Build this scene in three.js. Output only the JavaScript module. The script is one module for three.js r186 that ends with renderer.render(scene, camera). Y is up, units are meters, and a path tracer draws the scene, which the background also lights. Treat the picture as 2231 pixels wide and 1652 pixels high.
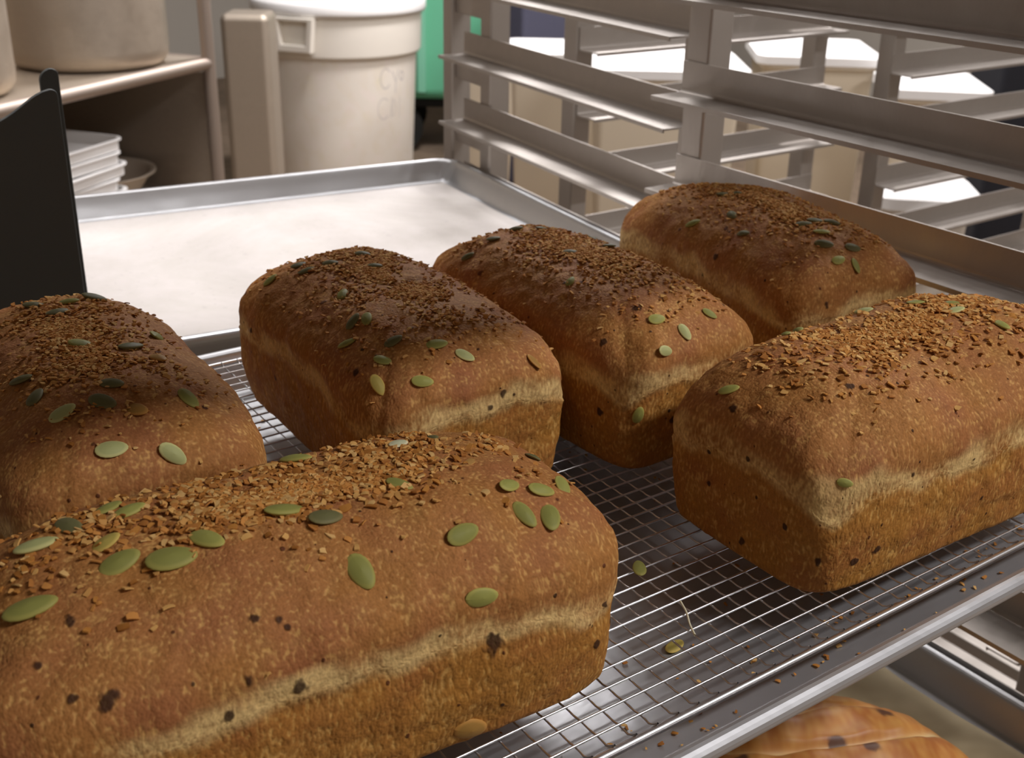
import * as THREE from 'three';
import { mergeGeometries, mergeVertices, toCreasedNormals } from 'three/addons/utils/BufferGeometryUtils.js';
import { RoundedBoxGeometry } from 'three/addons/geometries/RoundedBoxGeometry.js';
import { RectAreaLightUniformsLib } from 'three/addons/lights/RectAreaLightUniformsLib.js';

// ------------------------------------------------------------------ camera, light, exposure
const scene = new THREE.Scene();
const FPX = 2544.5, CX = 1115.5, CY = 826;
const camera = new THREE.PerspectiveCamera(2 * Math.atan(CY / FPX) * 180 / Math.PI, 2231 / 1652, 0.02, 40);
camera.position.set(-0.2193, 0.2943, 0.2492);
camera.rotation.set(-0.415426, -0.627084, 0.0211, 'YXZ');
camera.focus = 0.5;
camera.userData.fStop = 20;
scene.add(camera);
camera.updateMatrixWorld(true);

const renderer = new THREE.WebGLRenderer();
renderer.toneMapping = THREE.LinearToneMapping;
renderer.toneMappingExposure = 1.15;
renderer.shadowMap.enabled = true;
RectAreaLightUniformsLib.init();

const FLOOR = -0.85, CEIL = 1.85;
// ceiling light fittings: [x, z, length along x, width along z, intensity]
const FITTINGS = [
  [1.25, 1.3, 1.2, 0.2, 58],
  [2.9, -0.9, 0.3, 1.2, 34],
  [0.35, -1.15, 1.2, 0.3, 18],
  [2.0, -2.4, 1.2, 0.3, 60],
];

// ------------------------------------------------------------------ helpers
const V = (x, y, z) => new THREE.Vector3(x, y, z);
const dirOf = (px, py) => V((px - CX) / FPX, -(py - CY) / FPX, -1).applyQuaternion(camera.quaternion);
const at = (px, py, d) => dirOf(px, py).multiplyScalar(d).add(camera.position);
const onY = (px, py, y) => { const r = dirOf(px, py); return r.multiplyScalar((y - camera.position.y) / r.y).add(camera.position); };
const onZ = (px, py, z) => { const r = dirOf(px, py); return r.multiplyScalar((z - camera.position.z) / r.z).add(camera.position); };

let seedState = 7;
const rnd = () => { seedState = (seedState + 0x6d2b79f5) | 0; let t = Math.imul(seedState ^ (seedState >>> 15), 1 | seedState); t = (t + Math.imul(t ^ (t >>> 7), 61 | t)) ^ t; return ((t ^ (t >>> 14)) >>> 0) / 4294967296; };
const rr = (a, b) => a + (b - a) * rnd();

const PERM = new Uint8Array(512);
{ const p = [...Array(256).keys()]; for (let i = 255; i > 0; i--) { const j = Math.floor(rnd() * (i + 1)); [p[i], p[j]] = [p[j], p[i]]; } for (let i = 0; i < 512; i++) PERM[i] = p[i & 255]; }
const GX = new Float32Array(256), GY = new Float32Array(256), GZ = new Float32Array(256);
for (let i = 0; i < 256; i++) { const z = rr(-1, 1), a = rr(0, 6.2832), s = Math.sqrt(1 - z * z); GX[i] = s * Math.cos(a); GY[i] = s * Math.sin(a); GZ[i] = z; }
function noise(x, y, z) {
  const X = Math.floor(x), Y = Math.floor(y), Z = Math.floor(z); x -= X; y -= Y; z -= Z;
  const u = x * x * x * (x * (x * 6 - 15) + 10), v = y * y * y * (y * (y * 6 - 15) + 10), w = z * z * z * (z * (z * 6 - 15) + 10);
  const a = X & 255, b = Y & 255, c = Z & 255;
  const A = PERM[a] + b, B = PERM[(a + 1) & 255] + b;
  const AA = PERM[A & 255] + c, AB = PERM[(A + 1) & 255] + c, BA = PERM[B & 255] + c, BB = PERM[(B + 1) & 255] + c;
  const g = (h, dx, dy, dz) => { const i = PERM[h & 255]; return GX[i] * dx + GY[i] * dy + GZ[i] * dz; };
  const l = (t, p, q) => p + t * (q - p);
  return 1.6 * l(w, l(v, l(u, g(AA, x, y, z), g(BA, x - 1, y, z)), l(u, g(AB, x, y - 1, z), g(BB, x - 1, y - 1, z))),
    l(v, l(u, g(AA + 1, x, y, z - 1), g(BA + 1, x - 1, y, z - 1)), l(u, g(AB + 1, x, y - 1, z - 1), g(BB + 1, x - 1, y - 1, z - 1))));
}
const clamp = (x, a = 0, b = 1) => Math.min(b, Math.max(a, x));
const sst = (a, b, x) => { const t = clamp((x - a) / (b - a)); return t * t * (3 - 2 * t); };
const lerp = (a, b, t) => a + (b - a) * t;

const taken = {};
const numbered = (n) => { const k = (taken[n] = (taken[n] ?? -1) + 1); return k ? n + '_' + String(k).padStart(3, '0') : n; };
const shade = (o) => { o.castShadow = true; o.receiveShadow = true; return o; };
function part(name, geo, mat, parent, label) { const m = shade(new THREE.Mesh(geo, mat)); m.name = name; parent.add(m); if (label) m.userData.label = label; return m; }
function thing(name, label, category, pos = [0, 0, 0], turn = 0, group) {
  const o = new THREE.Group(); o.name = numbered(name); o.position.set(...pos); o.rotation.y = turn; scene.add(o);
  o.userData = { label, category }; if (group) o.userData.group = group; return o;
}
function tag(o, label, category, group) { o.userData.label = label; o.userData.category = category; if (group) o.userData.group = group; return o; }
function single(name, geo, mat, label, category, group) { const m = shade(new THREE.Mesh(geo, mat)); m.name = numbered(name); scene.add(m); return tag(m, label, category, group); }
function struct(name, geo, mat) { const m = shade(new THREE.Mesh(geo, mat)); m.name = name; m.userData.kind = 'structure'; scene.add(m); return m; }
const box = (w, h, d, x = 0, y = 0, z = 0) => new THREE.BoxGeometry(w, h, d).translate(x, y, z);
const rbox = (w, h, d, x = 0, y = 0, z = 0, r = 0.002) => new RoundedBoxGeometry(w, h, d, 2, r).translate(x, y, z);
const span = (x0, x1, y0, y1, z0, z1) => box(x1 - x0, y1 - y0, z1 - z0, (x0 + x1) / 2, (y0 + y1) / 2, (z0 + z1) / 2);
const rspan = (x0, x1, y0, y1, z0, z1, r = 0.002) => rbox(x1 - x0, y1 - y0, z1 - z0, (x0 + x1) / 2, (y0 + y1) / 2, (z0 + z1) / 2, r);
function rod(a, b, r, seg = 10) { const d = b.clone().sub(a), L = d.length(); const g = new THREE.CylinderGeometry(r, r, L, seg); g.applyQuaternion(new THREE.Quaternion().setFromUnitVectors(V(0, 1, 0), d.normalize())); g.translate((a.x + b.x) / 2, (a.y + b.y) / 2, (a.z + b.z) / 2); return g; }
const merge = (list) => mergeGeometries(list.map((g) => { const n = g.index ? g.toNonIndexed() : g; for (const k of Object.keys(n.attributes)) if (!['position', 'normal', 'uv'].includes(k)) n.deleteAttribute(k); return n; }));

// rounded-rectangle loft: profile of [inset, y]; closes the last ring with a cap when cap is set
function loftRect(w, d, r, profile, cap = 0, seg = 8) {
  const ring = (inset) => {
    const rad = Math.max(0.0008, r - inset), hx = w / 2 - inset - rad, hz = d / 2 - inset - rad, pts = [];
    for (let c = 0; c < 4; c++) { const sx = [1, -1, -1, 1][c], sz = [1, 1, -1, -1][c]; for (let i = 0; i <= seg; i++) { const a = (c + i / seg) * Math.PI / 2; pts.push([sx * hx + rad * Math.cos(a), sz * hz + rad * Math.sin(a)]); } }
    return pts;
  };
  const pos = [], idx = [], uv = []; let n = 0, acc = 0;
  profile.forEach(([inset, y], k) => { const pts = ring(inset); n = pts.length; if (k) acc += Math.hypot(inset - profile[k - 1][0], y - profile[k - 1][1]); pts.forEach(([x, z], i) => { pos.push(x, y, z); uv.push(x + acc, z + acc); }); });
  for (let k = 0; k < profile.length - 1; k++) for (let i = 0; i < n; i++) { const a = k * n + i, b = k * n + (i + 1) % n, c = a + n, e = b + n; idx.push(a, c, b, b, c, e); }
  if (cap) { const k = profile.length - 1, y = profile[k][1]; pos.push(0, y, 0); uv.push(0, 0); const c = pos.length / 3 - 1; for (let i = 0; i < n; i++) idx.push(k * n + i, c, k * n + (i + 1) % n); }
  const g = new THREE.BufferGeometry(); g.setAttribute('position', new THREE.Float32BufferAttribute(pos, 3)); g.setAttribute('uv', new THREE.Float32BufferAttribute(uv, 2)); g.setIndex(idx);
  return toCreasedNormals(g, 0.6);
}
function canvasTex(w, h, draw, srgb = true) { const c = document.createElement('canvas'); c.width = w; c.height = h; draw(c.getContext('2d'), w, h); const t = new THREE.CanvasTexture(c); if (srgb) t.colorSpace = THREE.SRGBColorSpace; t.wrapS = t.wrapT = THREE.RepeatWrapping; t.anisotropy = 8; return t; }
// tiling noise picture made of value pairs; f returns 0..1 for each texel
function dataTex(w, h, f, srgb = false) {
  const d = new Uint8Array(w * h * 4);
  for (let y = 0; y < h; y++) for (let x = 0; x < w; x++) { const c = f(x / w, y / h), i = (y * w + x) * 4; if (Array.isArray(c)) { d[i] = c[0]; d[i + 1] = c[1]; d[i + 2] = c[2]; } else d[i] = d[i + 1] = d[i + 2] = clamp(c) * 255; d[i + 3] = 255; }
  const t = new THREE.DataTexture(d, w, h); t.magFilter = THREE.LinearFilter; t.minFilter = THREE.LinearMipmapLinearFilter; t.generateMipmaps = true; t.wrapS = t.wrapT = THREE.RepeatWrapping; if (srgb) t.colorSpace = THREE.SRGBColorSpace; t.needsUpdate = true; return t;
}
const tile = (fx, fy, seed) => (u, v) => { const a = u * 6.28318, b = v * 6.28318; return noise(Math.cos(a) * fx + seed, Math.sin(a) * fx + Math.cos(b) * fy, Math.sin(b) * fy + seed * 1.7); };

// ------------------------------------------------------------------ materials
const scratchN1 = tile(3, 30, 3), scratchN2 = tile(14, 18, 9), scratchN3 = tile(2, 3, 15);
const metalRough = dataTex(512, 512, (u, v) => 0.84 + 0.07 * scratchN1(u, v) + 0.08 * scratchN2(u, v) + 0.1 * scratchN3(u, v));
metalRough.repeat.set(4, 4);
const std = (o) => new THREE.MeshStandardMaterial(o);
const M = {
  pan: std({ color: '#c3c4c6', metalness: 0.72, roughness: 0.46, roughnessMap: metalRough }),
  chrome: std({ color: '#e2e2e4', metalness: 1, roughness: 0.28 }),
  runner: std({ color: '#b7b0a9', metalness: 0.82, roughness: 0.58, roughnessMap: metalRough }),
  steel: std({ color: '#bfb3a4', metalness: 0.9, roughness: 0.7, roughnessMap: metalRough }),
  tube: std({ color: '#b3a59a', metalness: 0.9, roughness: 0.55 }),
  darkPlastic: std({ color: '#4a4f4f', roughness: 0.55 }),
  whitePlastic: std({ color: '#e9e2d6', roughness: 0.5 }),
  lidPlastic: std({ color: '#f2f0ee', roughness: 0.45 }),
  creamPlastic: std({ color: '#d9ccb6', roughness: 0.55 }),
  green: std({ color: '#6fc49c', roughness: 0.5 }),
  rubber: std({ color: '#1b1a16', roughness: 0.8 }),
  navy: std({ color: '#15161f', roughness: 0.8 }),
  black: std({ color: '#181513', roughness: 0.85 }),
  yellow: std({ color: '#d8a81c', roughness: 0.6 }),
  whitePaper: std({ color: '#efeceb', roughness: 0.85 }),
  bowl: std({ color: '#c7b8a6', metalness: 0.3, roughness: 0.5 }),
  wall: std({ color: '#b9b2a8', roughness: 0.9 }),
  ceiling: std({ color: '#dcdad6', roughness: 0.95 }),
  floor: std({ color: '#8d7a68', roughness: 0.75 }),
  lampBody: std({ color: '#d8d8d6', roughness: 0.6 }),
  lampGlow: std({ color: '#ffffff', emissive: '#fff6ea', emissiveIntensity: 3 }),
};
{
  const f = tile(1.2, 1.2, 21), g = tile(5, 5, 27), h = tile(16, 16, 33);
  const m = dataTex(512, 512, (u, v) => { const a = 0.5 * f(u, v) + 0.3 * g(u, v) + 0.15 * h(u, v); const s = sst(0.5, 0.75, g(u * 3, v * 3)) * 0.12; return [228 + 12 * a - 70 * s, 222 + 11 * a - 70 * s, 217 + 14 * a - 62 * s]; }, true);
  m.repeat.set(2.2, 2.2); M.parchment = std({ map: m, roughness: 0.8 });
  const n = dataTex(512, 512, (u, v) => { const a = 0.6 * f(u + 0.3, v) + 0.4 * g(u, v + 0.4); return [176 + 18 * a, 160 + 18 * a, 126 + 18 * a]; }, true);
  n.repeat.set(3, 3); M.kraft = std({ map: n, roughness: 0.8, side: THREE.DoubleSide });
  const t = dataTex(512, 512, (u, v) => { const a = 0.5 * f(u, v + 0.2) + 0.35 * g(u, v) + 0.3 * h(u, v); return [126 + 34 * a, 108 + 30 * a, 90 + 28 * a]; }, true);
  t.repeat.set(6, 6); M.floor = std({ map: t, roughness: 0.7 });
}

// ------------------------------------------------------------------ the room
{
  const x0 = -2.6, x1 = 5.2, z0 = -6.2, z1 = 3.2, T = 0.12;
  struct('floor', span(x0 - T, x1 + T, FLOOR - T, FLOOR, z0 - T, z1 + T), M.floor);
  struct('ceiling', span(x0 - T, x1 + T, CEIL, CEIL + T, z0 - T, z1 + T), M.ceiling);
  struct('wall_left', span(x0 - T, x0, FLOOR, CEIL, z0, z1), M.wall);
  struct('wall_right', span(x1, x1 + T, FLOOR, CEIL, z0, z1), M.wall);
  struct('wall_back', span(x0 - T, x1 + T, FLOOR, CEIL, z0 - T, z0), M.wall);
  struct('wall_front', span(x0 - T, x1 + T, FLOOR, CEIL, z1, z1 + T), M.wall);
}
const lampPlaces = ['in front of the loaf rack', 'beside the side-facing racks', 'over the pot shelf', 'over the ingredient bins'];
FITTINGS.forEach(([x, z, w, d, I], i) => {
  const t = thing('ceiling_light', 'long white fluorescent ceiling fitting ' + lampPlaces[i], 'ceiling light', [x, CEIL, z]);
  part('housing', rspan(-w / 2 - 0.03, w / 2 + 0.03, -0.06, 0, -d / 2 - 0.03, d / 2 + 0.03, 0.006), M.lampBody, t);
  part('diffuser', span(-w / 2, w / 2, -0.066, -0.06, -d / 2, d / 2), M.lampGlow, t);
  const l = new THREE.RectAreaLight('#fbf8fa', I, w, d); l.position.set(0, -0.07, 0); l.rotation.x = -Math.PI / 2; l.name = 'tube_light'; t.add(l);
});

// ------------------------------------------------------------------ racks
// local frame: runners along -z from 0, the side with its flange at x = 0 has its ledges towards -x; the other side stands at x = -W
const LEVEL = 0.0762;
function runnerGeo(depth, flange = 0.025, ledge = 0.032, t = 0.0016) {
  const s = new THREE.Shape(), r = 0.004;   // section: angle with a rounded bend
  s.moveTo(0, flange); s.lineTo(t, flange); s.lineTo(t, -t + r); s.quadraticCurveTo(t, -t, t - r, -t); s.lineTo(-ledge, -t); s.lineTo(-ledge, -t - 0.002); s.lineTo(-ledge - t, -t - 0.002); s.lineTo(-ledge - t, 0); s.lineTo(-r, 0); s.quadraticCurveTo(0, 0, 0, r); s.lineTo(0, flange);
  return new THREE.ExtrudeGeometry(s, { depth, bevelEnabled: false, curveSegments: 4 }).translate(0, 0, -depth);
}
function makeRack(name, label, pos, turn, { levels, depth = 0.475, width = 0.67, mat, postZ = [-0.012, -0.463], low = 0, bars = false, postW = 0.026 }) {
  const t = thing(name, label, 'baking rack', [pos[0], FLOOR, pos[2]], turn);
  const rg = runnerGeo(depth), lg = rg.clone().scale(-1, 1, 1); { const ix = lg.index; if (!ix) { const p = lg.attributes.position, n = lg.attributes.normal; for (let i = 0; i < p.count; i += 3) for (const A of [p, n]) for (let k = 0; k < 3; k++) { const a = A.array[i * 3 + 3 + k]; A.array[i * 3 + 3 + k] = A.array[i * 3 + 6 + k]; A.array[i * 3 + 6 + k] = a; } } }
  const top = Math.max(...levels) + 0.12 - FLOOR;
  for (const s of [0, 1]) {
    for (const z of postZ) part('post', rspan(s ? -width - 0.002 - postW : 0.002, s ? -width - 0.002 : 0.002 + postW, 0.11, top, z - postW / 2, z + postW / 2, 0.003), mat, t);
    for (const y of levels) { const m = part('runner', s ? lg : rg, mat, t); m.position.set(s ? -width : 0, y - FLOOR, 0); }
    if (bars) for (const y of levels) for (let i = 0; i < postZ.length - 1; i++) if (bars[i]) part('side_bar', rspan(s ? -width - 0.02 : 0.008, s ? -width - 0.008 : 0.02, y - FLOOR - 0.035, y - FLOOR - 0.012, postZ[i + 1], postZ[i]), mat, t);
    part('base_rail', rspan(s ? -width - 0.028 : 0.002, s ? -width - 0.002 : 0.028, 0.11, 0.14, -depth, 0, 0.003), mat, t);
  }
  for (const z of [postZ[0], postZ[postZ.length - 1]]) { part('cross_rail', rspan(-width - 0.002, 0.002, 0.112, 0.138, z - 0.011, z + 0.011, 0.003), mat, t); part('cross_rail', rspan(-width - 0.002, 0.002, top - 0.03, top - 0.004, z - 0.011, z + 0.011, 0.003), mat, t); }
  for (const s of [0, 1]) for (const z of [postZ[0], postZ[postZ.length - 1]]) {
    const x = s ? -width - 0.015 : 0.015;
    const c = part('caster', span(x - 0.02, x + 0.02, 0.085, 0.112, z - 0.02, z + 0.02), mat, t); part('wheel', new THREE.CylinderGeometry(0.045, 0.045, 0.028, 20).rotateZ(Math.PI / 2).translate(x, 0.045, z), M.rubber, c, 'black rubber wheel');
  }
  return t;
}
const lv = (base, a, b) => { const o = []; for (let n = a; n <= b; n++) o.push(base + n * LEVEL); return o; };
const NEAR = -0.0262;                       // ledge that carries the loaf pan
makeRack('baking_rack', 'grey metal bun pan rack holding the pan of seeded loaves', [0.46, 0, 0.015], 0, { levels: lv(NEAR, -8, 7), mat: M.runner, width: 0.694, postZ: [-0.01, -0.462] });
const FARL = -0.0625, FT = -0.122;          // the rack behind it, turned a little
makeRack('baking_rack', 'grey metal rack behind the loaf rack holding the paper-lined pan', [0.5, 0, -0.482], FT, { levels: lv(FARL, -8, 4), depth: 0.45, mat: M.runner, width: 0.694, postZ: [-0.014, -0.40, -0.50], bars: [false, true] });
makeRack('baking_rack', 'empty pale metal rack standing sideways beside the paper-lined pan', [1.105, 0, -0.85], Math.PI / 2, { levels: lv(-0.0558, -8, 4), mat: M.runner, postZ: [-0.01, -0.43], depth: 0.44 });
makeRack('baking_rack', 'empty pale metal rack standing sideways before the dark crate', [1.585, 0, -0.755], Math.PI / 2, { levels: lv(-0.0287, -8, 3), mat: M.runner, postZ: [-0.01, -0.445], depth: 0.46 });

// ------------------------------------------------------------------ sheet pans
const PW = 0.684, PD = 0.457, PH = 0.026;
function panGeo(w, d) {
  const R = 0.0046, p = [], yc = PH - R;            // rolled bead, wall, floor
  for (let i = 0; i <= 14; i++) { const a = -2.3 + i / 14 * 5.0; p.push([R - R * Math.cos(a) * 1, yc + R * Math.sin(a)]); }
  p.push([0.0095, PH - 0.0065], [0.0105, PH - 0.0085], [0.0155, 0.006], [0.0165, 0.0035], [0.0185, 0.0018], [0.022, 0.0012]);
  return loftRect(w, d, 0.03, p, 1);
}
function panUnder(w, d) { return loftRect(w, d, 0.03, [[0.0085, PH - 0.008], [0.0145, 0.005], [0.018, 0.0006], [0.022, 0]], 1); }
const pg = panGeo(PW, PD), pu = panUnder(PW, PD);
function sheetPan(label, pos, turn, m = M.pan) { const t = thing('sheet_pan', label, 'baking pan', pos, turn); part('pan_shell', pg, m, t); part('pan_underside', pu, m, t); return t; }
const panX = 0.455 - PW / 2, panZ = 0.0245 - PD / 2 - 0.003;
sheetPan('aluminium sheet pan holding the wire rack of seeded loaves', [panX, NEAR + 0.0002, panZ], 0);
sheetPan('aluminium sheet pan holding a fruited twist loaf on brown paper', [panX, NEAR - 3 * LEVEL + 0.0002, panZ - 0.003], 0);
sheetPan('empty aluminium sheet pan on the runners above the seeded loaves', [panX, NEAR + 4 * LEVEL + 0.0002, panZ - 0.02], 0);
const farC = V(-0.004 - PW / 2, FARL + 0.0002, -0.012 - PD / 2 - 0.004).applyAxisAngle(V(0, 1, 0), FT).add(V(0.5, 0, -0.482));
sheetPan('aluminium sheet pan lined with white baking paper', farC.toArray(), FT);
{
  const g = new THREE.PlaneGeometry(PW - 0.05, PD - 0.05, 40, 30).rotateX(-Math.PI / 2), p = g.attributes.position;
  for (let i = 0; i < p.count; i++) p.setY(i, 0.0016 + 0.0006 * Math.max(0, noise(p.getX(i) * 9, p.getZ(i) * 9, 3)));
  const u = g.attributes.uv; for (let i = 0; i < u.count; i++) u.setXY(i, p.getX(i), p.getZ(i));
  g.computeVertexNormals();
  const m = single('baking_paper', g, M.parchment, 'white baking paper lying in the far sheet pan', 'baking paper'); m.position.copy(farC); m.rotation.y = FT; M.parchment.side = THREE.DoubleSide;
}

// ------------------------------------------------------------------ wire cooling rack
const SX = 0.010541, SZ = 0.00946, RK_X0 = -19 * SX, RK_NX = 61, RK_X1 = RK_X0 + RK_NX * SX, RK_Z1 = -0.4125;
{
  const t = thing('cooling_rack', 'chrome wire cooling rack lying in the loaf pan', 'wire rack', [0, 0, 0]);
  const cx = (RK_X0 + RK_X1) / 2, w = RK_X1 - RK_X0, g = rod(V(-w / 2, 0, 0), V(w / 2, 0, 0), 0.00052, 8);
  const gaps = [0.00847]; while (gaps[gaps.length - 1] + SZ < -RK_Z1 - 0.006) gaps.push(gaps[gaps.length - 1] + SZ);
  for (const z of gaps) { const m = part('long_wire', g, M.chrome, t); m.position.set(cx, -0.0006, -z); }
  const pts = []; const n = 130; for (let i = 0; i <= n; i++) { const z = RK_Z1 * i / n; const ph = (-z - gaps[0]) / SZ; pts.push(V(0, -0.0017 - 0.00055 * (1 - Math.cos(ph * 6.2832)) / 2 + (i === 0 || i === n ? 0.0026 : 0), z + (i === 0 ? 0.0006 : 0))); }
  const cg = new THREE.TubeGeometry(new THREE.CatmullRomCurve3(pts), 150, 0.00046, 5);
  for (let i = 1; i < RK_NX; i++) { const m = part('cross_wire', cg, M.chrome, t); m.position.set(RK_X0 + i * SX, 0, 0); }
  const loop = (y, r) => { const c = [], R = 0.008; const x0 = RK_X0, x1 = RK_X1, z0 = 0, z1 = RK_Z1; for (const [px, pz, a0] of [[x1 - R, z0 - R, 0], [x0 + R, z0 - R, 1], [x0 + R, z1 + R, 2], [x1 - R, z1 + R, 3]]) for (let i = 0; i <= 6; i++) { const a = (a0 + i / 6) * Math.PI / 2; c.push(V(px + R * Math.cos(a), y, pz + R * Math.sin(a))); } return new THREE.TubeGeometry(new THREE.CatmullRomCurve3(c, true, 'centripetal'), 260, r, 8, true); };
  part('border_wire', loop(-0.0016, 0.0018), M.chrome, t);
  for (const x of [RK_X0 + 0.04, RK_X1 - 0.06]) {
    part('support_bar', rod(V(x, -0.0034, -0.004), V(x, -0.0034, RK_Z1 + 0.004), 0.0011, 6), M.chrome, t);
    for (const z of [-0.09, RK_Z1 + 0.045]) part('foot', rod(V(x, -0.0034, z), V(x, NEAR + 0.0018, z), 0.0016, 6), M.chrome, t);
  }
}

// ------------------------------------------------------------------ loaves
// surface of a pan loaf: p runs once round (0..1), s from the bottom centre (0) over wall and crease to the top (1)
function loafShape(o) {
  const { L, W, H, seed } = o, hc0 = o.crease ?? 0.0495, per = 2 * (L + W);
  return (p, s, out) => {
    let q = (p % 1) * per, dx, dz;                         // unit-square direction, even along the rim
    if (q < L) { dx = 1 - 2 * q / L; dz = 1; } else if ((q -= L) < W) { dx = -1; dz = 1 - 2 * q / W; } else if ((q -= W) < L) { dx = -1 + 2 * q / L; dz = -1; } else { q -= L; dx = 1; dz = -1 + 2 * q / W; }
    const corner = Math.abs(dx * dz); // 1 at the corners
    const ca = dx * 1.7, cb = dz * 1.7;
    const hc = hc0 + 0.004 * noise(ca * 1.3 + seed, cb * 1.3, 4.2) + 0.0015 * noise(ca * 5 + seed, cb * 5, 8) - 0.011 * corner * corner * corner;
    let hx, hz, y, n;
    const bx = L / 2, bz = W / 2;
    if (s < 0.1) { const t = s / 0.1; hx = (bx - 0.005) * t; hz = (bz - 0.005) * t; y = 0; n = 6; }
    else if (s < 0.4) {
      const t = (s - 0.1) / 0.3, e = clamp(t / 0.16);
      const b = 0.005 * (1 - Math.sqrt(1 - (1 - e) * (1 - e)));
      hx = bx - b + 0.004 * t ; hz = bz - b + 0.0045 * t + 0.002 * Math.sin(t * 3.1);
      y = hc * (t < 0.16 ? 0.1 * (1 - Math.sqrt(Math.max(0, 1 - e * e))) + 0.06 * e * e : lerp(0.16, 1, (t - 0.16) / 0.84)); n = lerp(8, 7, t);
    } else {
      const w = (s - 0.4) / 0.6, v = 1 - Math.pow(1 - w, 1.75), tau = v * Math.PI / 2, c = Math.max(0, Math.cos(tau)), sn = Math.sin(tau);
      const bulge = (o.bulge ?? 0.0035) * Math.sin(Math.min(1, tau / 0.8) * Math.PI) * (1 - 0.3 * corner);
      hx = (bx + 0.003) * Math.pow(c, o.ex ?? 0.42) + bulge; hz = (bz + 0.0035) * Math.pow(c, o.ez ?? 0.72) + bulge * (w < 0.999 ? 1 : 0);
      if (w > 0.9) { const k = sst(1, 0.9, w); hx = (hx - bulge) + bulge * k; hz = (hz - bulge) + bulge * k; }
      y = hc + (H - hc) * Math.pow(sn, o.ey ?? 0.95); n = lerp(7, 2.5, Math.pow(sst(0, 0.8, w), 0.8));
    }
    const k = Math.pow(Math.pow(Math.abs(dx), n) + Math.pow(Math.abs(dz), n), -1 / n);
    let x = dx * k * hx, z = dz * k * hz;
    { const d = (s - 0.408) / 0.014, e = 0.0009 * Math.exp(-d * d) / (Math.hypot(x, z) || 1); x += x * e; z += z * e; }
    // lie of the dough: sway, uneven top, lumps
    const top = sst(0.4, 0.8, s);
    x += top * (o.leanX ?? 0); z += top * (o.leanZ ?? 0);
    const f = 1 + (s > 0.1 ? 0.012 * noise(x * 22 + seed, y * 22, z * 22) : 0);
    y *= 1 + top * (0.05 * noise(x * 14 + seed, 7, z * 14) + (o.tilt ?? 0) * x / L);
    out.set(x * f, y, z * f); return out;
  };
}
const CR = (hex) => { const c = new THREE.Color(hex); return [c.r, c.g, c.b]; };
const crust = { dome: CR('#b07a43'), domeRed: CR('#a46a42'), domeLight: CR('#c59a62'), brown: CR('#8c5826'), gold: CR('#cfa05c'), pale: CR('#e6c686'), spot: CR('#33201a'), spotRed: CR('#5a3020') };
const toS = (v) => { v = clamp(v); return 255 * (v <= 0.0031308 ? 12.92 * v : 1.055 * Math.pow(v, 1 / 2.4) - 0.055); };
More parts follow.
